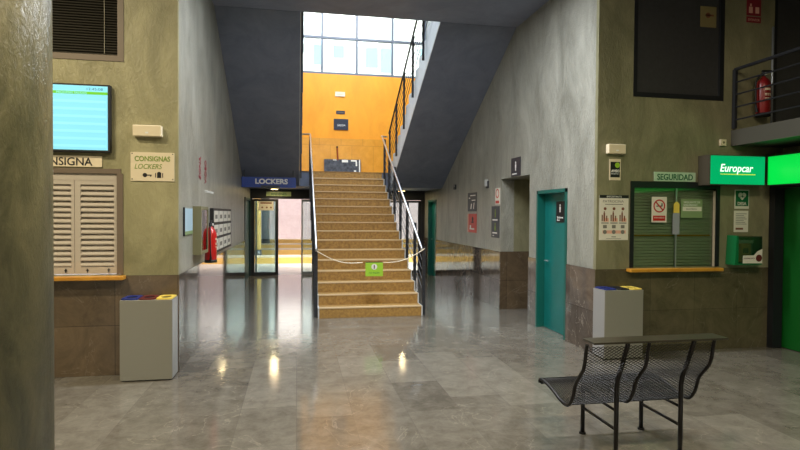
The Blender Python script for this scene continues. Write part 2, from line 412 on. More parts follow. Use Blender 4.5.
# blind window upper left
w = struct('window_3', MB().box(W2[0], W2[1]+.03, YF-.008, YF+.02, 3.26, 3.32).box(W2[1]-.03, W2[1]+.03, YF-.008, YF+.02, 3.32, 4.6), shutf_m, 'upper left window with a dark venetian blind', 'window')
bl = MB()
for i in range(46):
    z = 3.33+i*.027
    bl.prism([(YF+.02, z), (YF+.045, z+.018), (YF+.046, z+.020), (YF+.021, z+.002)], W2[0], W2[1]-.03, 'x')
bl.build('blind_slats', blind_m, w)
box1(W2[0], W2[1]-.03, YF+.05, YF+.058, 3.32, 4.6).build('blind_backing', black_m, w)
for xx in (-2.57, -1.96): MB().tube([(xx, YF+.012, 3.34), (xx, YF+.012, 4.6)], .003, 5).build('blind_cord', cord_m, w)

# departures screen
t = thing('departures_screen', 'wall mounted flat screen with cyan timetable and green header, left', 'screen', (-2.6, YF-.01, 2.31))
box1(-.72, .715, -.06, 0, 0, .69).build('screen_casing', black_m, t, bevel=.004)
sc = box1(-.70, .695, -.063, -.061, .022, .672).build('display', screen_m, t)
sb = MB().box(-.70, .695, -.0645, -.0632, .585, .612)
for k in range(7): sb.box(-.62, -.115+.0*k, -.0645, -.0632, .06+k*.055, .09+k*.055)
sb.build('display_bars', screen_g, t)
s2 = MB()
for k in range(7): s2.box(-.08, .68, -.0642, -.0632, .05+k*.075, .075+k*.075)
s2.build('display_rows', screen_w, t)
text('display_text', '12:45:08', .035, .50, -.064, .628, screen_d, t, width=.15, ext=.0005)
text('display_text', 'LA HORA', .03, .0, -.064, .545, screen_d, t, width=.13, ext=.0005)
text('display_text', 'PROXIMAS SALIDAS', .028, .22, -.066, .588, screen_w, t, width=.28, ext=.0005)

t = thing('consigna_sign', 'narrow beige sign reading CONSIGNA above the shuttered counter', 'sign', (-3.0, YF-.001, 2.165))
box1(0, 1.02, -.012, 0, 0, .112).build('sign_board', cream_m, t)
text('lettering', 'CONSIGNA', .115, .36, -.0135, .014, ink_m, t, width=.57, bold=.001)

t = thing('emergency_light', 'white emergency light box above the consignas lockers sign', 'emergency light', (-1.53, YF-.001, 2.49))
box1(-.14, .14, -.075, 0, 0, .115).build('casing', cream_m, t, bevel=.008)
box1(-.015, .015, -.078, -.075, .028, .045).build('indicator', white_i, t)
t = thing('emergency_light', 'white emergency light box above the security notice, right of the teal door', 'emergency light', (3.825, YF-.001, 2.455))
box1(-.115, .115, -.07, 0, 0, .115).build('casing', cream_m, t, bevel=.008)
box1(-.015, .015, -.073, -.07, .028, .045).build('indicator', white_i, t)

t = thing('lockers_notice', 'cream panel reading CONSIGNAS LOCKERS with key and suitcase symbols', 'sign', (-1.49, YF-.001, 2.03))
box1(-.215, .215, -.01, 0, 0, .30).build('sign_board', cream_m, t)
text('lettering', 'CONSIGNAS', .075, -.175, -.0115, .208, lgreen_m, t, width=.35, bold=.0012)
text('lettering', 'LOCKERS', .075, -.175, -.0115, .127, lgreen_m, t, width=.27, shear=.25)
MB().disc(-.075, .062, .022, -.0125, -.0105).box(-.06, -.008, -.0125, -.0105, .057, .067).box(-.022, -.014, -.0125, -.0105, .046, .06).build('key_symbol', ink_m, t)
MB().box(.045, .085, -.0125, -.0105, .034, .09).box(.026, .034, -.0125, -.0105, .038, .085).box(.096, .104, -.0125, -.0105, .038, .085).box(.053, .077, -.0125, -.0105, .09, .097).build('suitcase_symbol', ink_m, t)
for a in (-.2, .2):
    for b in (.02, .285): MB().disc(a, b, .006, -.013, -.0102, 8).build('screw', dark_m, t)

# ------------------------------------------------------------------ recycling bins
def recycling_bin(x, y, wdt, dep, h, label, mats, side):
    t = thing('recycling_bin', label, 'recycling bin', (x, y, 0))
    box1(0, wdt, 0, dep, .012, h).build('body', bin_m, t, bevel=.004)
    box1(.02, wdt-.02, .02, dep-.02, 0, .012).build('base', black_m, t)
    sx = wdt+.0005 if side > 0 else -.0025
    box1(sx, sx+.002, .006, dep-.006, .02, h-.006).build('side_panel', bin_side, t)
    c = wdt/3
    for i, m in enumerate(mats):
        l = MB(); a, b = i*c+.006, (i+1)*c-.006; cx, cy, rx, ry = (a+b)/2, dep/2, (b-a)*.33, dep*.30
        N = 20; ins = [(cx+rx*cos(2*pi*k/N), cy+ry*sin(2*pi*k/N)) for k in range(N)]
        def outp(k):
            an = 2*pi*k/N; dx, dy = cos(an), sin(an); s = 1/max(abs(dx)/((b-a)/2), abs(dy)/(dep/2-.006)); return (cx+dx*s, cy+dy*s)
        for k in range(N):
            l.prism([ins[k], ins[(k+1) % N], outp(k+1), outp(k)], h+.001, h+.014, 'z')
        ld = l.build('lid', m, t)
        MB().prism(ins, h+.001, h+.004, 'z').build('opening', black_m, ld)
    return t
recycling_bin(-1.735, 5.89, .495, .275, .82, 'grey three-slot recycling bin with blue, maroon and yellow lids, by the left wall corner', (blue_m, maroon_m, yellow_m), 1)
recycling_bin(3.56, 5.90, .50, .262, .82, 'grey recycling bin with blue and pale yellow lid rims under the right poster', (blue_m, black_m, yellow_m), -1)

# ------------------------------------------------------------------ left corridor wall objects
RL = pi/2; RR = -pi/2
t = thing('notice_panel', 'small pale blue notice on the left wall nearest the corner', 'notice', (XL, 6.70, 1.45), RL)
box1(-.25, .25, -.012, 0, 0, .30).build('sheet', paleblue_m, t)
box1(-.25, .25, -.014, -.0125, .0, .04).build('footer_band', sage_m, t)
box1(-.265, -.25, -.02, 0, -.01, .31).build('edge_frame', dark_m, t)
t = thing('display_cabinet', 'olive framed shallow display cabinet on the left wall beside the extinguisher', 'cabinet', (XL, 7.28, 1.19), RL)
MB().box(-.27, .27, -.10, 0, 0, .04).box(-.27, .27, -.10, 0, .55, .59).box(-.27, -.23, -.10, 0, .04, .55).box(.23, .27, -.10, 0, .04, .55).box(-.23, .23, -.02, 0, .04, .55).build('cabinet_frame', olive_fr, t)
box1(-.22, .22, -.035, -.022, .06, .53).build('printed_sheet', mauve_m, t)
MB().box(-.18, .18, -.038, -.036, .36, .46).box(-.18, .02, -.038, -.036, .10, .30).build('sheet_blocks', paper_m, t)
box1(-.23, .23, -.094, -.089, .04, .55).build('glass', clearpl, t)

shaded_red = mat('shaded_red_paint', (128, 20, 22), .35)  # same red paint as the other extinguisher, with shade put into the colour
def extinguisher(loc, rot, label, s=1.0):
    t = thing('fire_extinguisher', label, 'fire extinguisher', loc, rot)
    r = .078*s
    MB().lathe([(r*.9, 0), (r, .02), (r, .36*s), (r*.93, .40*s), (r*.7, .44*s), (r*.35, .465*s), (r*.3, .48*s)], (0, 0, 0), 28).build('cylinder', red_m if s == 1 else shaded_red, t, smooth=True)
    MB().lathe([(r*1.02, -.005), (r*1.02, .035)], (0, 0, 0), 28).build('base_ring', black_m, t, smooth=True)
    v = MB().lathe([(.018*s, .475*s), (.022*s, .49*s), (.022*s, .525*s), (.012*s, .535*s)], (0, 0, 0), 14).build('valve', dark_m, t)
    MB().prism([(-.03*s, .53*s), (.10*s, .545*s), (.11*s, .56*s), (-.02*s, .555*s)], -.01, .01, 'y').build('lever', black_m, t)
    MB().disc(-.0, .505*s, .016*s, -.035, -.022, 14).build('gauge', white_i, t)
    pts = [(-.02*s, 0, .51*s)]
    for k in range(13):
        a = k/12; pts.append((-.03*s-.085*s*sin(min(1, a*2.2)*pi/2)-.0*a, -.005-.01*a, .51*s-.02*s*a - .36*s*a**1.3))
    MB().tube(pts, .0085*s, 8).build('hose', black_m, t, smooth=True)
    MB().tube([pts[-1], (pts[-1][0]+.015*s, pts[-1][1], pts[-1][2]-.09*s)], [.009*s, .017*s], 10).build('nozzle', black_m, t)
    lb = MB()
    for z0, z1, m in ((.30, .325, 0), (.25, .262, 0), (.235, .245, 0), (.20, .21, 0)):
        for k in range(6):
            a0 = -pi/2-.55+k*.183; a1 = a0+(.183 if z0 > .29 or k % 2 == 0 else .12); rr = r+.0012
            lb.prism([(rr*cos(a0), rr*sin(a0)), (rr*cos(a1), rr*sin(a1)), ((rr-.002)*cos(a1), (rr-.002)*sin(a1)), ((rr-.002)*cos(a0), (rr-.002)*sin(a0))], z0*s, z1*s, 'z')
    lb.build('label_print', cream_m, t)
    box1(-.02, .02, r*.9, .10, .34*s, .40*s).build('wall_bracket', dark_m, t)
    return t
extinguisher((XL+.105, 7.72, 1.04), RL, 'red fire extinguisher hung on the left corridor wall by the display cabinet')
extinguisher((5.83, YF-.105, 2.98), 0, 'red fire extinguisher in shade-darkened red on the right wall behind the gallery railing', 1.05)

t = thing('pigeonhole_rack', 'black wall rack with rows of white sheets beside the left extinguisher', 'rack', (XL, 9.45, 1.10), RL)
box1(-1.1, 1.1, -.05, 0, 0, .67).build('rack_frame', black_m, t)
for r_ in range(3):
    for c_ in range(4):
        x0 = -1.03+c_*.52; z0 = .04+r_*.212
        f = box1(x0, x0+.44, -.056, -.0505, z0, z0+.17).build('sheet', paper_m, t)
        box1(x0+.06, x0+.30, -.058, -.0562, z0+.05, z0+.11).build('print_block', grey_i, f)

# dark red vertical lettering
t = thing('wall_lettering', 'two upright columns of dark red lettering on the left wall', 'lettering', (XL, 7.6, 2.10), RL)
text('lettering', 'ZONA', .20, -.02, -.003, .03, magenta_m, t, width=.30, rot=pi/2)
text('lettering', 'VIDEO', .20, .42, -.003, .0, magenta_m, t, width=.32, rot=pi/2)
t = thing('wall_lettering', 'small white row of lettering on the left wall below the red lettering', 'lettering', (XL, 7.95, 1.98), RL)
text('lettering', 'CONSIGNA', .05, -.05, -.003, 0, white_i, t, width=.8)

# ------------------------------------------------------------------ right corridor wall objects
def teal_door(name, y0, y1, z1, label, xface=XR, swing=1):
    d = struct(name, MB().box(xface-.015, xface+.16, y0, y0+.05, 0, z1).box(xface-.015, xface+.16, y1-.05, y1, 0, z1).box(xface-.015, xface+.16, y0, y1, z1-.05, z1), teal_d, label, 'door')
    struct('door_leaf', box1(xface+.105, xface+.15, y0+.05, y1-.05, .006, z1-.05), teal_m, parent=d)
    hy = y1-.14
    MB().tube([(xface+.104, hy, 1.02), (xface+.06, hy, 1.02), (xface+.06, hy-.11, 1.02)], .009, 8).build('door_handle', alum_m, d)
    return d
d = teal_door('door_1', DR[0], DR[1], DR[3], 'teal toilet door in the right wall nearest the corner')
d = teal_door('door_2', DF[0], DF[1], DF[3], 'teal door at the far end of the right wall')
d3 = struct('door_3', MB().box(XL-.02, XL+.02, DL[0]-.05, DL[0], 0, DL[3]).box(XL-.02, XL+.02, DL[1]-.05, DL[1], 0, DL[3]).box(XL-.02, XL+.02, DL[0]-.05, DL[1], DL[3]-.06, DL[3]).box(XL-.06, XL-.02, DL[0], DL[1]-.05, .004, DL[3]-.06), teal_dd, 'dark teal door at the far end of the left wall', 'door')

def person_icon(mb, x, z, s, skirt=False):
    mb.disc(x, z+.78*s, .13*s, -.0095, -.0075, 14)
    if skirt: mb.prism([(x-.12*s, z+.62*s), (x+.12*s, z+.62*s), (x+.26*s, z+.12*s), (x-.26*s, z+.12*s)], -.0095, -.0075, 'y')
    else: mb.box(x-.15*s, x+.15*s, -.0095, -.0075, z+.25*s, z+.62*s)
    mb.box(x-.11*s, x-.02*s, -.0095, -.0075, z-.05*s, z+.25*s).box(x+.02*s, x+.11*s, -.0095, -.0075, z-.05*s, z+.25*s)
def wallsign(name, label, y0, y1, z0, z1, m, x=XR, frm=None):
    t = thing(name, label, 'sign', (x, (y0+y1)/2, z0), RR)
    wd = (y1-y0)/2
    box1(-wd, wd, -.007, 0, 0, z1-z0).build('sign_board', m, t)
    return t, wd, z1-z0
t, wd, h = wallsign('direction_sign', 'tall charcoal direction sign with white arrows above the red panel', 10.75, 11.33, 1.77, 2.16, dsign_m)
MB().box(-.12, .22, -.0095, -.0075, .32, .34).box(-.02, .22, -.0095, -.0075, .22, .24).box(-.22, -.12, -.0095, -.0075, .27, .29).build('lines', white_i, t)
MB().prism([(-.1, .05), (-.04, .05), (.0, .16), (-.06, .16)], -.0095, -.0075, 'y').prism([(.08, .05), (.12, .05), (.16, .18), (.12, .18)], -.0095, -.0075, 'y').build('arrow', white_i, t)
t, wd, h = wallsign('red_panel', 'red panel below the charcoal direction sign on the right wall', 10.75, 11.33, 1.33, 1.72, rsign_m)
MB().disc(.05, .28, .05, -.0095, -.0075, 14).box(-.03, .12, -.0095, -.0075, .2, .23).build('emblem', ink_m, t)
MB().box(-.15, .16, -.0095, -.0075, .06, .09).box(-.13, -.05, -.0095, -.0075, .06, .15).build('lines', white_i, t)
box1(-wd, -wd+.06, -.0095, -.0075, 0, h).build('edge_strip', pink_m, t)
t, wd, h = wallsign('toilet_sign', 'long charcoal toilet sign beside the dark opening', 9.46, 9.86, 1.28, 1.86, dsign_m)
mb = MB(); person_icon(mb, 0, .38, .16); person_icon(mb, 0, .13, .16, True); mb.build('person_symbol', lgreen_m, t)
MB().box(-.14, .12, -.0095, -.0075, .315, .34).box(-.14, .1, -.0095, -.0075, .075, .1).box(-.12, -.06, -.0095, -.0075, .03, .045).build('lines', white_i, t)
t, wd, h = wallsign('prohibition_sign', 'small white and red prohibition sign above the long toilet sign', 9.44, 9.68, 1.89, 2.19, paper_m)
MB().disc(0, .2, .085, -.0095, -.0075, 20, .062).build('ring_symbol', rsign_m, t)
box1(-.09, .09, -.0095, -.0075, .02, .07).build('caption_band', rsign_m, t)
t, wd, h = wallsign('restroom_plaque', 'charcoal plaque with a white figure above the dark opening', 8.52, 8.92, 2.35, 2.66, dsign_m)
mb = MB(); person_icon(mb, 0, .10, .16); mb.build('person_symbol', white_i, t)
MB().box(-.14, .05, -.0095, -.0075, .03, .05).build('lines', white_i, t)
t = thing('restroom_plaque', 'black plaque with a white figure on the nearest teal door', 'sign', (XR+.1035, 7.32, 1.60), RR)
box1(-.125, .125, -.006, 0, 0, .30).build('sign_board', ink_m, t)
mb = MB(); person_icon(mb, 0, .15, .12); mb.build('person_symbol', white_i, t)
text('lettering', 'Señores', .045, -.09, -.008, .055, white_i, t, width=.18)
text('lettering', 'Gents', .035, -.09, -.008, .02, white_i, t)
t = thing('wall_sensor', 'small dark sensor on the right wall near the soffit', 'sensor', (XR, 12.3, 2.28), RR)
MB().box(-.07, .07, -.03, 0, 0, .11).build('casing', dark_m, t); MB().disc(0, .075, .02, -.034, -.03, 12).build('lens', white_i, t)
t = thing('wall_socket', 'pale junction box on the right wall above the prohibition sign', 'junction box', (XR, 10.15, 2.25), RR)
MB().box(-.06, .06, -.03, 0, 0, .13).build('casing', string_m, t); box1(-.0, .11, -.02, 0, -.04, .1).build('conduit', dark_m, t)

# ------------------------------------------------------------------ security window (right)
w = struct('window_4', MB().box(S1[0]-.03, S1[1]+.03, YF-.012, YF+.05, S1[3]-.05, S1[3]+.03).box(S1[0]-.03, S1[0]+.02, YF-.012, YF+.05, 1.06, S1[3]-.05).box(S1[1]-.02, S1[1]+.03, YF-.012, YF+.05, 1.06, S1[3]-.05), dframe_m, 'glazed security counter window with a metal shutter behind', 'window')
box1(S1[1]-.038, S1[1]-.03, YF-.005, YF+.03, 1.06, 2.02).build('edge_strip', shut_m, w)
rs = MB()
for i in range(26):
    z = 1.065+i*.038
    rs.prism([(YF+.075, z), (YF+.062, z+.010), (YF+.062, z+.024), (YF+.075, z+.036)], S1[0], S1[1], 'x')
rs.box(S1[0]-.1, S1[1]+.1, YF+.075, YF+.12, 1.0, 2.2)
rs.build('roller_shutter', slat_m, w)
MB().box(S1[0]-.02, S1[0], YF+.061, YF+.074, 1.04, 2.14).box(S1[1], S1[1]+.02, YF+.061, YF+.074, 1.04, 2.14).box(S1[0]-.02, S1[1]+.02, YF+.061, YF+.074, 2.12, 2.14).box(S1[0], S1[1], YF+.061, YF+.074, 1.04, 1.058).build('reveal', olive_shaded, w)
MB().box(S1[0]+.02, 4.70, YF+.015, YF+.02, 1.06, 2.05).box(4.72, S1[1]-.02, YF+.03, YF+.035, 1.06, 2.05).build('glass', glass_s, w)
box1(4.695, 4.712, YF+.01, YF+.04, 1.06, 2.05).build('meeting_rail', alum_m, w)
MB().box(4.12, 5.22, YF+.046, YF+.06, 1.445, 1.465).build('reflection_strip', wood_m, w)  # golden reflection line in the glass, drawn as a strip
tag(box1(4.00, 5.29, YF-.12, YF-.0125, 1.01, 1.05).build('counter_sill', wood_m, None, bevel=.006), 'varnished yellow wooden sill under the security window', 'counter')
t = thing('seguridad_sign', 'pale green sign reading SEGURIDAD over the security window', 'sign', (4.66, YF-.001, 2.135))
box1(-.29, .29, -.01, 0, 0, .115).build('sign_board', pgreen_m, t)
text('lettering', 'SEGURIDAD', .105, -.25, -.0115, .018, green_i, t, width=.50, bold=.0015)
t = thing('no_smoking_sign', 'white sheet with a red prohibition ring on the security window', 'sign', (4.46, YF+.0135, 1.62))
box1(-.105, .105, -.004, 0, 0, .32).build('sheet', paper_m, t)
mb = MB().disc(0, .205, .082, -.006, -.0045, 28, .066)
mb.prism([(-.062, .255), (-.05, .267), (.062, .155), (.05, .143)], -.006, -.0045, 'y').build('ring_symbol', red_m, t)
MB().box(-.04, .035, -.0055, -.0043, .198, .21).box(.03, .045, -.0055, -.0043, .2, .24).build('cigarette_symbol', ink_m, t)
box1(-.085, .085, -.006, -.0045, .02, .085).build('caption_band', red_m, t)
text('lettering', 'PROHIBIDO', .024, -.07, -.0075, .05, white_i, t, width=.14, ext=.0005)
t = thing('key_tag_note', 'yellow tag hanging over a pale blue paper in the security window', 'note', (4.70, YF+.0085, 1.55))
MB().prism([(-.04, .19), (.04, .19), (.04, .30), (.012, .33), (-.012, .33), (-.04, .30)], -.006, 0, 'y').build('tag', yellow_m, t)
box1(-.05, .045, -.003, 0, -.08, .188).build('paper', gcol_m, t)
t = thing('window_notice', 'sage green notice in the right pane of the security window', 'notice', (4.93, YF+.0285, 1.68))
box1(-.155, .155, -.006, 0, 0, .235).build('card', sage_m, t)
box1(-.13, .14, -.008, -.0065, .085, .14).build('paper_strip', paper_m, t)
text('lettering', 'VIGILANTE DE', .035, -.12, -.008, .185, white_i, t, width=.24, ext=.0005)
text('lettering', 'SEGURIDAD', .035, -.12, -.008, .15, white_i, t, width=.2, ext=.0005)
text('lettering', 'EN RONDA', .03, -.08, -.0095, .1, grey_i, t, width=.15, ext=.0005)

t = thing('black_notice', 'small cream framed black notice with green emblem below the emergency light', 'notice', (3.835, YF-.001, 2.135))
box1(-.075, .075, -.008, 0, 0, .26).build('frame', cream_m, t)
box1(-.063, .063, -.010, -.0083, .035, .225).build('print', ink_m, t)
MB().disc(.028, .185, .033, -.0125, -.0103, 18).build('emblem', lime_m, t)
text('lettering', 'AVISO', .045, -.055, -.0115, .098, white_i, t, width=.11, bold=.001, ext=.0005)
text('lettering', 'SEGURIDAD', .02, -.055, -.0115, .072, white_i, t, width=.1, ext=.0005)

t = thing('instruction_poster', 'cream instruction poster with black header and small figures, left of the security window', 'poster', (3.83, YF-.001, 1.40))
box1(-.195, .195, -.004, 0, 0, .55).build('sheet', paper_m, t)
box1(-.195, .195, -.006, -.0043, .515, .553).build('header_band', ink_m, t)
text('lettering', 'IMPORTANTE', .032, -.10, -.0075, .522, white_i, t, width=.2, ext=.0005)
text('lettering', 'PATROCINA', .042, -.15, -.0055, .462, grey_i, t, width=.28, ext=.0005)
MB().box(-.12, .12, -.0055, -.0043, .435, .443).build('subtitle_line', grey_i, t)
for i, xx in enumerate((-.12, 0, .12)):
    MB().disc(xx, .385, .019, -.0058, -.0043, 12).build('icon', brown_i, t)
    MB().box(xx-.045, xx-.03, -.0058, -.0043, .23, .31).box(xx-.02, xx, -.0058, -.0043, .23, .335).box(xx+.015, xx+.03, -.0058, -.0043, .235, .30).disc(xx-.01, .345, .009, -.0058, -.0043, 8).build('figure_symbol', brown_i, t)
    box1(xx-.02, xx+.05, -.0054, -.0043, .225, .27).build('figure_ground', pink_m, t)
    box1(xx-.05, xx+.05, -.0056, -.0043, .205, .214).build('caption_line', ink_m, t)
    box1(xx-.025, xx+.025, -.0056, -.0043, .145, .185).build('stamp', grey_i, t)
    MB().disc(xx, .10, .026, -.0060, -.0043, 12).build('icon', grey_i, t)
box1(-.15, .16, -.0052, -.0043, .08, .12).build('pink_band', pink_m, t)
MB().box(-.03, .03, -.0056, -.0043, .035, .045).box(-.1, .1, -.0056, -.0043, .015, .02).build('footer_line', grey_i, t)

# dark windows on the upper right
w = struct('window_5', MB().box(S2[0]-.03, S2[1]+.03, YF-.004, YF+.03, S2[2]-.03, S2[2]+.03).box(S2[0]-.03, S2[0]+.02, YF-.004, YF+.03, S2[2]+.03, S2[3]).box(S2[1]-.03, S2[1]+.03, YF-.004, YF+.03, S2[2]+.03, S2[3]), dframe_m, 'large dark window high on the right wall', 'window')
box1(S2[0]+.02, S2[1]-.03, YF+.03, YF+.04, S2[2]+.03, S2[3]).build('dark_pane', dwin_m, w)
t = thing('window_notice', 'small tan paper notice in the top corner of the large dark window', 'notice', (5.12, YF+.029, 4.10))
box1(-.11, .12, -.003, 0, 0, .26).build('paper', mat('dull_tan_paper', (128, 116, 76), .6), t)
MB().disc(0, .15, .035, -.0045, -.0032, 12).box(-.03, .08, -.0045, -.0032, .14, .16).build('emblem', brown_i, t)
w = struct('window_6', MB().box(S3[0]-.04, S3[0], YF-.004, YF+.03, S3[2], S3[3]).box(S3[0]-.04, S3[1], YF-.004, YF+.03, S3[2]-.04, S3[2]), dframe_m, 'dark gallery door opening at the right edge', 'window')
box1(S3[0], S3[1], YF+.03, YF+.04, S3[2], S3[3]).build('dark_pane', dwin_m, w)
tag(MB().tube([(6.04, YF-.02, 2.83), (6.04, YF-.02, 4.15)], .014, 8).build('conduit', alum_m, None, smooth=True), 'thin pale vertical pipe beside the gallery door', 'pipe')
t = thing('hose_sign', 'dark red fire equipment sign with pale symbols, top right', 'sign', (5.76, YF-.001, 4.19))
box1(-.105, .105, -.006, 0, .09, .36).build('sign_board', mat('maroon_sign', (130, 30, 44), .4), t)
box1(-.105, .105, -.006, 0, 0, .075).build('caption_board', MATS['maroon_sign'], t)
MB().box(-.075, -.02, -.008, -.0063, .12, .20).box(.02, .075, -.008, -.0063, .12, .20).box(-.06, -.035, -.008, -.0063, .205, .24).build('symbol', pink_m, t)
text('lettering', 'EXTINTOR', .04, -.085, -.0075, .022, pink_m, t, width=.17, ext=.0005)

# ------------------------------------------------------------------ gallery, right
XG = 5.46
struct('gallery_slab', box1(XG, 7.6, 0.5, YF-.001, 2.60, 2.80), mat('dark_gallery_paint', (74, 72, 64), .5), 'dark gallery slab over the green shop', 'gallery')
t = thing('gallery_railing', 'dark steel bar railing along the gallery edge, upper right', 'railing', (XG+.02, YF-.03, 2.82))
MB().tube([(0, 0, .75), (0, -5.5, .75)], .022, 8).build('top_rail', dark_m, t)
for z in (.585, .43, .27, .11): MB().tube([(0, 0, z), (0, -5.5, z)], .010, 6).build('bar', dark_m, t)
for y in (0, -1.4, -2.8, -4.2, -5.45): MB().box(-.018, .018, y-.025, y+.025, 0, .75).build('post', dark_m, t)
t = thing('junction_box', 'small beige box under the gallery corner', 'junction box', (5.33, YF-.001, 2.60))
MB().box(-.04, .04, -.03, 0, 0, .08).build('casing', cream_m, t); MB().disc(0, .04, .015, -.034, -.03, 10).build('knob', olive_fr, t)

# ------------------------------------------------------------------ green shop front
d = struct('door_4', MB().box(6.04, 6.18, YF-.10, YF-.013, 0, 2.07).box(6.04, 6.25, 1.0, YF-.013, 2.07, 2.12), dframe_m, 'green painted shop door at the right edge', 'door')
struct('door_leaf', box1(6.20, 6.24, 2.0, YF-.06, .01, 2.07), door_grn, parent=d)
MB().box(6.19, 6.20, 5.05, 5.12, .3, 1.8).build('door_handle', dark_m, d)
struct('wall_shop', box1(6.25, 6.35, 0.5, YF-.001, 0, 2.60), olive_shaded, 'shop wall under the gallery', 'wall')
t = thing('shop_sign', 'backlit green sign with white italic shop name facing the hall', 'sign', (5.385, 5.975, 2.09))
MB().box(-.395, .395, 0, .203, 0, .37).build('sign_casing', mat('brown_sign_casing', (66, 60, 48), .5), t)
box1(-.385, .385, -.006, -.0005, .01, .36).build('lit_face', ngreen_m, t)
text('lettering', 'Europcar', .135, -.255, -.0085, .165, nwhite_m, t, width=.47, bold=.001, shear=.22, ext=.001)
box1(-.25, .25, -.0085, -.0065, .128, .138).build('underline', nyel_m, t)
t = thing('fascia_light_box', 'bright plain green light box over the shop door, right edge', 'sign', (5.815, 3.55, 2.09))
box1(0, .43, -2.5, 2.42, 0, .365).build('casing', dark_m, t)
box1(-.008, -.0005, -2.49, 2.41, .01, .36).build('lit_face', ngreen2_m, t)

t = thing('dea_sign', 'green defibrillator sign with a white heart reading DESA', 'sign', (5.635, YF-.001, 1.80))
box1(-.105, .105, -.006, 0, 0, .245).build('sign_board', paper_m, t)
box1(-.095, .095, -.0075, -.0063, .035, .235).build('green_field', green_i, t)
MB().disc(-.026, .175, .032, -.0095, -.0078, 16).disc(.026, .175, .032, -.0095, -.0078, 16).prism([(-.056, .163), (.056, .163), (0, .11)], -.0095, -.0078, 'y').build('heart_symbol', paper_m, t)
MB().prism([(.01, .19), (-.015, .155), (.004, .155), (-.01, .125), (.022, .165), (.004, .165)], -.011, -.0097, 'y').build('bolt_symbol', green_i, t)
text('lettering', 'DESA', .055, -.065, -.009, .048, paper_m, t, width=.13, bold=.0015, ext=.0005)
t = thing('typed_notice', 'pale typed sheet between the heart sign and the defibrillator cabinet', 'notice', (5.63, YF-.001, 1.50))
box1(-.105, .105, -.004, 0, 0, .275).build('sheet', paper_m, t)
mb = MB(); 
for k in range(7): mb.box(-.08, .08-(k % 3)*.02, -.0052, -.0042, .10+k*.022, .107+k*.022)
mb.build('text_lines', grey_i, t); MB().box(-.08, .03, -.0052, -.0042, .03, .055).build('footer_block', brown_i, t)
t = thing('defibrillator_cabinet', 'green wall cabinet with clear cover, orange kit and white label', 'cabinet', (5.60, YF-.001, 1.09))
MB().prism([(-.19, 0), (-.17, .37), (-.14, .37), (-.14, 0)], -.16, 0, 'y').box(-.14, .20, -.16, -.012, 0, .02).build('cabinet_body', mat('cabinet_green', (16, 110, 62), .35), t)
box1(-.14, .20, -.012, 0, 0, .37).build('back_plate', olive_fr, t)
bg = box1(-.09, .08, -.13, -.03, .03, .27).build('kit_bag', orangebag, t, bevel=.02)
MB().box(-.05, .03, -.132, -.1305, .15, .21).build('bag_print', brown_i, bg)
box1(-.06, .14, -.09, -.03, .27, .31).build('top_strip', paper_m, t)
MB().box(-.14, .20, -.163, -.16, .02, .36).box(.197, .2, -.16, -.012, .02, .36).box(-.14, .2, -.16, -.012, .357, .36).build('clear_cover', clearpl, t)
MB().prism([(-.08, .02), (.20, .02), (.20, .20), (.13, .17), (.08, .12), (-.08, .12)], -.167, -.164, 'y').build('label_panel', paper_m, t)
MB().disc(.15, .085, .045, -.1695, -.1673, 18).build('heart_symbol', maroon_m, t)
text('lettering', 'DESFIBRILADOR', .022, -.07, -.169, .075, maroon_m, t, width=.16, ext=.0005)

# ------------------------------------------------------------------ main staircase
SX0, SX1, SY, RISE, TR = .36, 2.06, 9.0, .17, .30
t = thing('staircase', 'wide ochre stone staircase rising to the orange landing', 'staircase', (0, 0, 0))
for k in range(15):
    z1 = RISE*(k+1)
    y0 = SY+TR*k
    s_ = MB().prism([(y0, z1-RISE), (y0, z1), (y0+TR+.02, z1), (y0+TR+.02, z1-RISE-(.0 if k == 0 else .10)), (y0+.05, z1-RISE-(.0 if k == 0 else .04))] if k else [(y0, 0), (y0, z1), (y0+TR+.02, z1), (y0+TR+.02, 0)], SX0, SX1, 'x').build('step', step_m, t)
    box1(SX0, SX1, y0-.010, y0+.05, z1-.018, z1+.003).build('nosing', nose_m, s_)
box1(SX0, SX1, SY+TR*15-.012, SY+TR*15-.001, RISE*15, LZ+.004).build('step', step_m, t)
sof = [(SY+.35, 0.001), (SY+TR*15, RISE*15-.22), (SY+TR*15, RISE*15-.08), (SY+.3, .08), (SY+.3, .001)]
MB().prism([(SY+.32, .001), (SY+TR*15-.02, 2.36), (SY+TR*15-.02, RISE*15-.03), (SY+.32, .06)], SX0+.03, SX1-.03, 'x').build('soffit', soffit_pl, t)
for x0 in (SX0-.02, SX1):
    pts = [(SY, 0)]
    for k in range(15): pts += [(SY+TR*k, RISE*(k+1)), (SY+TR*(k+1), RISE*(k+1))]
    pts += [(SY+TR*15, 2.36), (SY+.55, 0)]
    m_ = MB(); 
    for k in range(15):
        ya, yb = SY+TR*k, SY+TR*(k+1); lo = lambda y: max(0.001, (y-SY-.45)/(TR*15-.45)*2.36)
        m_.prism([(ya, lo(ya)), (ya, RISE*(k+1)-.004), (yb, RISE*(k+1)-.004), (yb, lo(yb))], x0, x0+.02, 'x')
    m_.build('stringer', string_m, t)

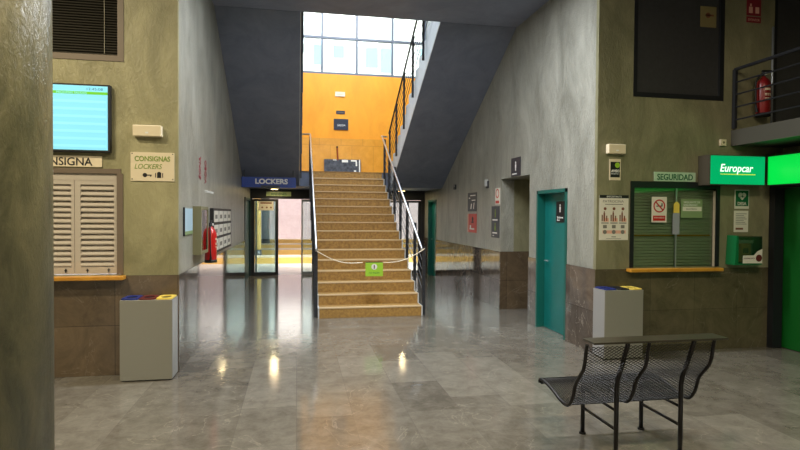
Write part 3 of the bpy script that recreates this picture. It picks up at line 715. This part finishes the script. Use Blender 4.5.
def stair_rail(name, label, x, side):
    r = thing(name, label, 'railing', (x, SY, 0))
    zr = lambda y: 1.12 + (y)*RISE/TR*.975
    yt = 4.5
    ix = -.05 if side > 0 else .0
    path = [(ix, .0, zr(0)-.02), (ix, .04, zr(.04)), (ix, yt, zr(yt)), (ix, yt+.12, zr(yt)+.03)]
    if side < 0: path += [(-.2, yt+.2, zr(yt)+.03)]
    else: path += [(.1, yt+.2, zr(yt)+.03)]
    MB().tube(path, .021, 10).build('handrail', rail_m, r, smooth=True)
    for k in range(7):
        y = .08+k*.72
        if y > yt+.1: y = yt
        zb = max(0.002, y/TR*RISE-.12)
        MB().box(-.028, .028, y-.012, y+.012, zb, zr(y)-.015).build('post', dark_m, r)
    for q in (.16, .32, .48, .64, .80):
        MB().tube([(0, .05, zr(.05)-q), (0, yt, zr(yt)-q)], .006, 5).build('rod', dark_m, r)
    return r
stair_rail('stair_railing', 'left railing of the main stairs with dark posts and steel handrail', SX0-.052, -1)
stair_rail('stair_railing', 'right railing of the main stairs with dark posts and steel handrail', SX1+.052, 1)

# upper flights returning to the floor above
SL = (4.84-2.36)/(13.5-8.75)
def upper_flight(x0, x1, label, rail_x, rlabel, face):
    t = thing('upper_flight', label, 'staircase', (0, 0, 0))
    f = lambda y: 2.36+(13.5-y)*SL
    n = 15; tr_ = (13.5-8.77)/n; rs_ = (FZ2-LZ)/n
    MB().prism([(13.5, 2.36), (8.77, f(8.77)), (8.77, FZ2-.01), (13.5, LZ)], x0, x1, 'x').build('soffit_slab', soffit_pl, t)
    st = MB()
    for k in range(n):
        ya = 13.5-tr_*k; yb = ya-tr_
        st.prism([(ya, LZ+rs_*k), (ya, LZ+rs_*(k+1)), (yb, LZ+rs_*(k+1))], x0+.03, x1-.03, 'x')
    st.build('steps', step_m, t)
    fx = (x0, x0-.012) if face < 0 else (x1, x1+.012)
    sd = MB()
    sd.prism([(13.5, 2.36), (8.77, f(8.77)), (8.77, FZ2-.01), (13.5, LZ)], min(fx), max(fx), 'x')
    for k in range(n):
        ya = 13.5-tr_*k; yb = ya-tr_
        sd.prism([(ya, LZ+rs_*k-.001), (ya, LZ+rs_*(k+1)+.10), (yb+.001, LZ+rs_*(k+1)+.10), (yb+.001, LZ+rs_*(k+1)-.001)], min(fx), max(fx), 'x')
    sd.build('stringer', string_m, t)
    r = thing('stair_railing', rlabel, 'railing', (rail_x, 13.5, LZ))
    zr = lambda u: .98+u*rs_/tr_
    MB().tube([(0, 0, zr(0)), (0, -4.7, zr(4.7))], .02, 8).build('handrail', dark_m, r)
    for k in range(6):
        u = .12+k*.9
        MB().box(-.022, .022, -u-.01, -u+.01, zr(u)-1.22, zr(u)-.015).build('post', dark_m, r)
    for q in (.16, .32, .48, .64, .80):
        MB().tube([(0, -.05, zr(.05)-q), (0, -4.7, zr(4.7)-q)], .006, 5).build('rod', dark_m, r)
upper_flight(XL+.001, .045, 'left upper stair flight seen from below with a dark sloping soffit', .085, 'dark railing of the left upper flight, seen edge-on', 1)
upper_flight(2.295, XR-.001, 'right upper stair flight seen from below with a dark sloping soffit', 2.235, 'dark railing climbing the right upper flight in front of the window', -1)

# barrier line and notice across the first steps
t = thing('barrier_chain', 'thin pale barrier chain hung across the lower stairs', 'chain', (0, SY-.04, 0))
for xa, za, xb, zb in ((SX0-.05, 1.10, 1.06, .905), (1.36, .905, SX1+.04, 1.13)):
    p = []
    for k in range(17):
        a = k/16; p.append((xa+(xb-xa)*a, 0, za+(zb-za)*a-.10*sin(pi*a)*.8))
    MB().tube(p, .008, 6).build('chain_line', cream_m, t)
t = thing('stair_notice', 'lime green notice card hanging from the barrier chain', 'notice', (1.25, SY-.05, .68))
box1(-.145, .145, -.002, .003, 0, .225).build('card', lime_m, t)
MB().disc(0, .155, .048, -.0045, -.0023, 20).build('round_symbol', paper_m, t)
box1(-.008, .008, -.0065, -.0047, .125, .185).build('figure_symbol', ink_m, t)
text('lettering', 'NO PASAR', .03, -.09, -.0035, .045, green_i, t, width=.18, ext=.0005)
MB().box(-.14, .14, -.003, .003, .2255, .235).build('clip', dark_m, t)

# landing objects
YO = YB-.1
t = thing('stone_slab', 'dark polished stone slab leaning against the ochre dado on the landing', 'slab', (1.27, YO-.09, LZ+.007))
MB().prism([(-.05, 0), (-.02, 0), (.055, .48), (.025, .48)], -.54, .47, 'x').build('slab', slate_m, t)
mb = MB()
for a, b, c in ((.06, .36, .45), (.18, .40, .44), (.28, .30, .33), (.36, .35, .38), (-.1, .41, .44), (.41, .18, .24)):
    mb.box(a, a+.07, -.0, .02, b, c)
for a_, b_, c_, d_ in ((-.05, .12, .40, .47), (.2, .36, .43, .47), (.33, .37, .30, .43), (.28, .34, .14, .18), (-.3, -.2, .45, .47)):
    MB().prism([(-.052+.075*c_/.48, c_), (-.05+.075*c_/.48, c_), (-.05+.075*d_/.48, d_), (-.052+.075*d_/.48, d_)], a_, b_, 'x').build('painted_glint', paper_m, t)  # white glints on the polished slab, painted as thin strips
MB().prism([(-.075, .0), (-.055, .0), (.02, .48), (.0, .48)], .42, .45, 'x').build('painted_glint_edge', paper_m, t)
t = thing('wooden_stick', 'short brown stick standing behind the slab on the landing', 'stick', (1.13, YO-.05, LZ+.007))
MB().tube([(0, .0, 0), (-.04, .0, .80)], .022, 8).build('shaft', mat('red_brown_wood', (150, 70, 30), .5), t)
MB().tube([(-.04, .0, .80), (-.042, .0, .84)], .026, 8).build('tip', dark_m, t)
t = thing('direction_sign', 'black framed sign with white writing on the orange wall', 'sign', (1.195, YO-.001, 4.03))
box1(-.20, .20, -.02, 0, 0, .30).build('sign_board', dsign_m, t)
text('lettering', 'SALIDA', .08, -.10, -.022, .10, white_i, t, width=.22)
t = thing('wall_plate', 'small dark plate above the black framed sign on the orange wall', 'plate', (1.18, YO-.001, 4.47))
box1(-.12, .12, -.01, 0, 0, .09).build('plate', dsign_m, t); MB().box(-.09, .09, -.012, -.0103, .035, .055).build('lines', shutf_m, t)
t = thing('wall_plate', 'small white plate high on the orange wall', 'plate', (1.165, YO-.001, 4.95))
box1(-.135, .135, -.02, 0, 0, .13).build('plate', cream_m, t); MB().box(-.09, .09, -.022, -.0203, .055, .07).build('lines', nose_m, t)

# ------------------------------------------------------------------ below the landing: signs, lamps, glass doors
t = thing('lockers_sign', 'navy blue hanging sign reading LOCKERS under the left flight', 'sign', (-.625, 12.85, 2.285))
box1(-.60, .60, -.03, 0, 0, .235).build('sign_board', navy_m, t)
text('lettering', 'LOCKERS', .155, -.30, -.033, .085, white_i, t, width=.72, bold=.006)
box1(-.18, .24, -.032, -.0303, .0, .05).build('plate', dsign_m, t)
for a_ in (-.54, .54): box1(a_-.01, a_+.01, -.02, -.005, .235, .39).build('hanger', dark_m, t)
for x, y, lb in ((-.58, 14.75, 'small round lit lamp under the landing, left of the stairs'), (2.80, 14.75, 'small round lit lamp under the landing, right of the stairs')):
    t = thing('ceiling_lamp', lb, 'ceiling lamp', (x, y, 2.36), 0, 'lamps under the landing')
    MB().lathe([(.10, -.03), (.11, -.001)], (0, 0, 0), 24).build('casing', white_p, t)
    MB().lathe([(.085, -.036), (.085, -.0305)], (0, 0, 0), 24).build('diffuser', lamp_m, t)
    li = bpy.data.lights.new('landing_lamp', 'AREA'); li.shape = 'DISK'; li.size = .16; li.energy = 7; li.color = (1, .78, .42)
    o = bpy.data.objects.new('landing_lamp', li); COL.objects.link(o); o.parent = t; o.location = (0, 0, -.04)
hd = MB().box(XL, XR, YB-.1, YB+.05, 2.10, 2.36)
struct('trim_9', hd, dframe_m, 'dark header above the glass doors', 'door header')
t = thing('andenes_sign', 'pale green sign reading ANDENES over the glass doors', 'sign', (-.49, YB-.101, 2.17))
box1(-.33, .33, -.02, 0, 0, .12).build('sign_board', mat('lit_sage_sign', (176, 196, 140), .4), t)
text('lettering', 'ANDENES', .10, -.21, -.023, .022, green_i, t, width=.42, bold=.002)

def glass_leaf(name, x0, x1, y, label, fm=dframe_m, fw=.05):
    d = struct(name, MB().box(x0, x0+fw, y, y+.05, 0.003, 2.09).box(x1-fw, x1, y, y+.05, .003, 2.09).box(x0+fw, x1-fw, y, y+.05, .003, .09).box(x0+fw, x1-fw, y, y+.05, 2.03, 2.09), fm, label, 'door')
    struct('glass', box1(x0+fw, x1-fw, y+.02, y+.028, .09, 2.03), glass_m, parent=d)
    return d
glass_leaf('door_5', -1.20, -.50, YB-.06, 'left fixed glass leaf with dark frame under the LOCKERS sign', fw=.07)
glass_leaf('door_6', -1.12, -.55, YB+.0, 'sliding glass leaf in pale aluminium behind the dark frame', alum_m, .045)
glass_leaf('door_7', .12, .45, YB-.06, 'narrow aluminium framed glass leaf beside the stairs', alum_m, .04)
glass_leaf('door_8', .45, 1.9, YB-.06, 'glass pane behind the stairs', dframe_m, .05)
glass_leaf('door_9', 2.0, 3.5, YB-.06, 'dark framed glass door right of the stairs', dframe_m, .08)
struct('trim_10', MB().box(XL, XL+.04, YB-.1, YB+.02, 0, 2.10).box(3.5, XR, YB-.1, YB+.02, 0, 2.10).box(1.9, 2.0, YB-.1, YB+.02, 0, 2.1), dframe_m, 'dark jambs of the glass doors', 'door frame')
t = thing('door_sticker', 'white notice with small symbols on the left glass door', 'sticker', (-.83, YB-.041, 1.78))
box1(-.20, .20, -.003, 0, 0, .30).build('sheet', paper_m, t)
MB().disc(-.1, .08, .025, -.005, -.0033, 12).disc(.02, .08, .025, -.005, -.0033, 12).disc(.13, .08, .025, -.005, -.0033, 12).box(-.15, .15, -.005, -.0033, .18, .22).build('symbols', brown_i, t)

# ------------------------------------------------------------------ outside
for i, (y, lb) in enumerate(((19.3, 'nearest yellow platform kerb outside the glass doors'), (23.4, 'second nearest yellow platform kerb outside'), (27.3, 'third yellow platform kerb outside'), (32.5, 'farthest yellow platform kerb outside'))):
    t = thing('platform_kerb', lb, 'kerb', (-2, y, -.02), 0, 'yellow platform kerbs outside')
    box1(-12, 14, .0, 1.1, 0, .20).build('kerb_face', yel_kerb, t)
    box1(-12, 14, .15, 1.1, .2005, .215).build('paving_top', pav_m, t)
    box1(-12, 14, .45, .6, .2155, .22).build('guide_strip', yel_kerb, t)
t = thing('outdoor_column', 'yellow painted round column outside the left glass door', 'column', (-1.47, 21.3, -.02))
MB().lathe([(.15, .35), (.15, 5.5)], (0, 0, 0), 24).build('shaft', ycol_m, t, smooth=True); MB().lathe([(.17, 0), (.17, .35)], (0, 0, 0), 24).build('base', dark_m, t, smooth=True)
t = thing('outdoor_column', 'grey round column farther behind the yellow column outside', 'column', (-1.60, 29.3, -.02))
MB().lathe([(.20, .4), (.20, 5.5)], (0, 0, 0), 24).build('shaft', gcol_m, t, smooth=True); MB().lathe([(.22, 0), (.22, .4)], (0, 0, 0), 24).build('base', dark_m, t, smooth=True)
t = thing('added_canopy', 'flat white canopy added out of view to shade the bus platforms outside', 'canopy', (0, 19, 5.48))  # canopy out of view, put in to shade the platforms
box1(-22, 22, 0, 13, 0, .3).build('canopy_slab', white_p, t)
t = thing('facing_building', 'pale building with bluish windows across the bus platforms', 'building', (0, 36, -.02))
box1(-25, 25, 0, .3, 0, 4.2).build('tiled_base', pinkwall_m, t)
box1(-25, 25, 0, 8, 4.2, 16).build('upper_wall', facade_m, t)
for x0, x1, z0, z1 in ((1.04, 1.56, 11.3, 12.8), (2.3, 2.97, 11.8, 12.8), (4.4, 5.2, 11.3, 12.6), (5.4, 6.2, 11.0, 12.6), (8, 9.4, 11.2, 12.7), (-5, -2.5, 7.5, 11), (-11, -7, 7.5, 11)):
    f = MB().box(x0-.12, x1+.12, -.06, -.005, z0-.12, z1+.12).build('window_frame', white_p, t)
    box1(x0, x1, -.09, -.065, z0, z1).build('pane', facwin_m, f)

# ------------------------------------------------------------------ bench
BX0, BX1, BY = 1.897, 2.862, 0
prof = [(4.065, .375), (4.05, .405), (3.93, .402), (3.80, .375), (3.72, .352), (3.63, .345), (3.575, .37), (3.53, .44), (3.50, .53), (3.445, .60), (3.40, .655), (3.377, .715), (3.37, .76), (3.362, .80), (3.352, .842)]
def smoothp(P, n=6):
    out = []
    for i in range(len(P)-1):
        p0 = P[max(0, i-1)]; p1 = P[i]; p2 = P[i+1]; p3 = P[min(len(P)-1, i+2)]
        for k in range(n):
            t_ = k/n
            out.append(tuple(.5*((2*b)+(-a+c)*t_+(2*a-5*b+4*c-d)*t_*t_+(-a+3*b-3*c+d)*t_**3) for a, b, c, d in zip(p0, p1, p2, p3)))
    out.append(P[-1]); return out
sp_ = smoothp(prof)
bn = thing('bench', 'black wire mesh bench with curved back and flat top ledge, right foreground', 'bench', (2.43, 3.70, 0))
bo = lambda x, y, z: (x-2.43, y-3.70, z)
for x in (BX0, 2.358, BX1):
    MB().tube([bo(x, y, z) for y, z in sp_], .0125, 8).build('side_frame', mesh_m, bn, smooth=True)
# expanded metal sheet: diamond lattice following the profile
L = [0]
for a, b in zip(sp_, sp_[1:]): L.append(L[-1]+math.dist(a, b))
def at(s):
    s = min(max(s, 0), L[-1]); i = 0
    while i < len(L)-2 and L[i+1] < s: i += 1
    u = (s-L[i])/(L[i+1]-L[i]) if L[i+1] > L[i] else 0
    return tuple(a+(b-a)*u for a, b in zip(sp_[i], sp_[i+1]))
def lattice(s0, s1, name):
    ms = MB(); rows = int((s1-s0)/.0105); cw = .034; cols = int((BX1-BX0)/cw)
    cw = (BX1-BX0)/cols; ds = (s1-s0)/rows
    def strip(p, q):
        p, q = Vector(p), Vector(q); d = (q-p).normalized(); up = Vector((0, .3, 1)).normalized(); w_ = d.cross(up).normalized()*.0028; h_ = up*.0028
        n = len(ms.v)
        ms.v += [tuple(p+w_), tuple(p+h_), tuple(p-w_), tuple(p-h_), tuple(q+w_), tuple(q+h_), tuple(q-w_), tuple(q-h_)]
        ms.f += [(n, n+1, n+5, n+4), (n+1, n+2, n+6, n+5), (n+2, n+3, n+7, n+6), (n+3, n, n+4, n+7)]
    for r in range(rows):
        for c in range(cols*2):
            xa = BX0+c*cw/2; xb = xa+cw/2
            up = (c+r) % 2
            sa, sb = (s0+r*ds, s0+(r+1)*ds) if up else (s0+(r+1)*ds, s0+r*ds)
            ya, za = at(sa); yb, zb = at(sb)
            strip(bo(xa, ya, za), bo(xb, yb, zb))
    return ms.build(name, mesh_m, bn)
sm = L[6*7]
lattice(L[6], sm, 'seat')
lattice(sm, L[-1]-.02, 'backrest')
MB().box(BX0-2.43+.004, BX1-2.43, .345, .371, .368, .376).box(BX0-2.43+.004, BX1-2.43, .362, .372, .376, .408).build('front_edge_bar', mesh_m, bn)
box1(1.935-2.43, 2.955-2.43, -.372, -.215, .842, .856).build('top_ledge', plank_m, bn, bevel=.004)
for x in (2.195, 2.70):
    MB().tube([bo(x, 3.93, 0.012), bo(x, 3.93, .372)], .016, 10).build('leg', mesh_m, bn, smooth=True)
    MB().tube([bo(x, 3.475, 0.012), bo(x, 3.475, .30), bo(x, 3.475, .50), bo(x, 3.462, .56), bo(x, 3.355, .82), bo(x, 3.35, .842)], .016, 10).build('leg', mesh_m, bn, smooth=True)
    MB().lathe([(.026, 0), (.026, .014)], bo(x, 3.93, 0), 14).build('foot', mesh_m, bn)
    MB().lathe([(.026, 0), (.026, .014)], bo(x, 3.475, 0), 14).build('foot', mesh_m, bn)
    MB().tube([bo(x, 3.93, .205), bo(x, 3.475, .205)], .011, 8).build('stretcher', mesh_m, bn, smooth=True)
    MB().tube([bo(x, 3.94, .372), bo(x, 3.70, .338), bo(x, 3.475, .338)], .010, 8).build('seat_support', mesh_m, bn, smooth=True)

# ------------------------------------------------------------------ hall lamps (behind and above the viewer)
def lamp(x, y, w_, d_, power, col, label):
    t = thing('ceiling_light', label, 'ceiling light', (x, y, CZ), 0, 'hall ceiling lights')
    box1(-w_/2-.04, w_/2+.04, -d_/2-.04, d_/2+.04, -.05, -.001).build('housing', white_p, t)
    li = bpy.data.lights.new('hall_lamp', 'AREA'); li.shape = 'RECTANGLE'; li.size = w_; li.size_y = d_; li.energy = power; li.color = col
    o = bpy.data.objects.new('hall_lamp', li); COL.objects.link(o); o.parent = t; o.location = (0, 0, -.056)
G = 'hall ceiling lights'
lamp(-3.2, 3.6, 1.2, .3, 115, (1, .86, .58), 'warm ceiling light over the left counter')
lamp(0.3, 2.2, 1.2, .3, 60, (1, .88, .66), 'warm ceiling light over the middle of the hall')
lamp(2.9, 1.6, 1.2, .3, 95, (1, .88, .62), 'warm ceiling light over the right of the hall')
lamp(0.5, -2.5, 1.2, .3, 50, (1, .9, .7), 'warm ceiling light at the back of the hall')
lamp(1.2, 6.2, 2.0, .3, 150, (.93, .96, 1), 'added unseen fill light at the corridor mouth')  # lamp added out of frame to light the corridor side walls

t = thing('added_fill_light', 'added unseen panel lighting the stairwell from the roof', 'added_fill_light', (1.18, 11.8, 8.29))  # light panel added out of view to brighten the stairwell
box1(-1.9, 1.9, -2.6, 2.6, -.06, -.001).build('added_panel', white_p, t)
li = bpy.data.lights.new('stairwell_fill', 'AREA'); li.shape = 'RECTANGLE'; li.size = 3.6; li.size_y = 5; li.energy = 480; li.color = (.76, .87, 1)
o = bpy.data.objects.new('stairwell_fill', li); COL.objects.link(o); o.parent = t; o.location = (0, 0, -.07)
# ------------------------------------------------------------------ daylight
wd = bpy.data.worlds.new('world'); SC.world = wd; wd.use_nodes = True
nt = wd.node_tree; bg = nt.nodes['Background']
sky = nt.nodes.new('ShaderNodeTexSky'); sky.sky_type = 'NISHITA'; sky.sun_disc = False; sky.sun_elevation = radians(45); sky.sun_rotation = radians(110); sky.air_density = 1.2; sky.dust_density = 6; sky.ozone_density = .4
nt.links.new(sky.outputs[0], bg.inputs['Color']); bg.inputs['Strength'].default_value = .55
su = bpy.data.lights.new('sun', 'SUN'); su.energy = 5; su.angle = radians(.6); su.color = (1, .95, .88)
so = bpy.data.objects.new('sun', su); COL.objects.link(so)
so.rotation_euler = Vector((-1.0, .55, -1.1)).to_track_quat('-Z', 'Y').to_euler()

# ------------------------------------------------------------------ camera
cam = bpy.data.cameras.new('camera'); co = bpy.data.objects.new('camera', cam); COL.objects.link(co)
cam.sensor_width = 36; cam.lens = 551/800*36; cam.clip_end = 200
Y_, P_, R_ = radians(-10.6), radians(-1.12), radians(.39)
fw = Vector((-sin(Y_)*cos(P_), cos(Y_)*cos(P_), sin(P_))); rt = Vector((cos(Y_), sin(Y_), 0)); up = rt.cross(fw)
r2 = rt*cos(R_)+up*sin(R_); u2 = -rt*sin(R_)+up*cos(R_)
M = Matrix((r2, u2, -fw)).transposed().to_4x4(); M.translation = (0, 0, 1.7)
co.matrix_world = M
SC.camera = co
vs = SC.view_settings; vs.view_transform = 'Standard'; vs.look = 'None'; vs.exposure = 0.68; vs.gamma = 1; vs.use_curve_mapping = False
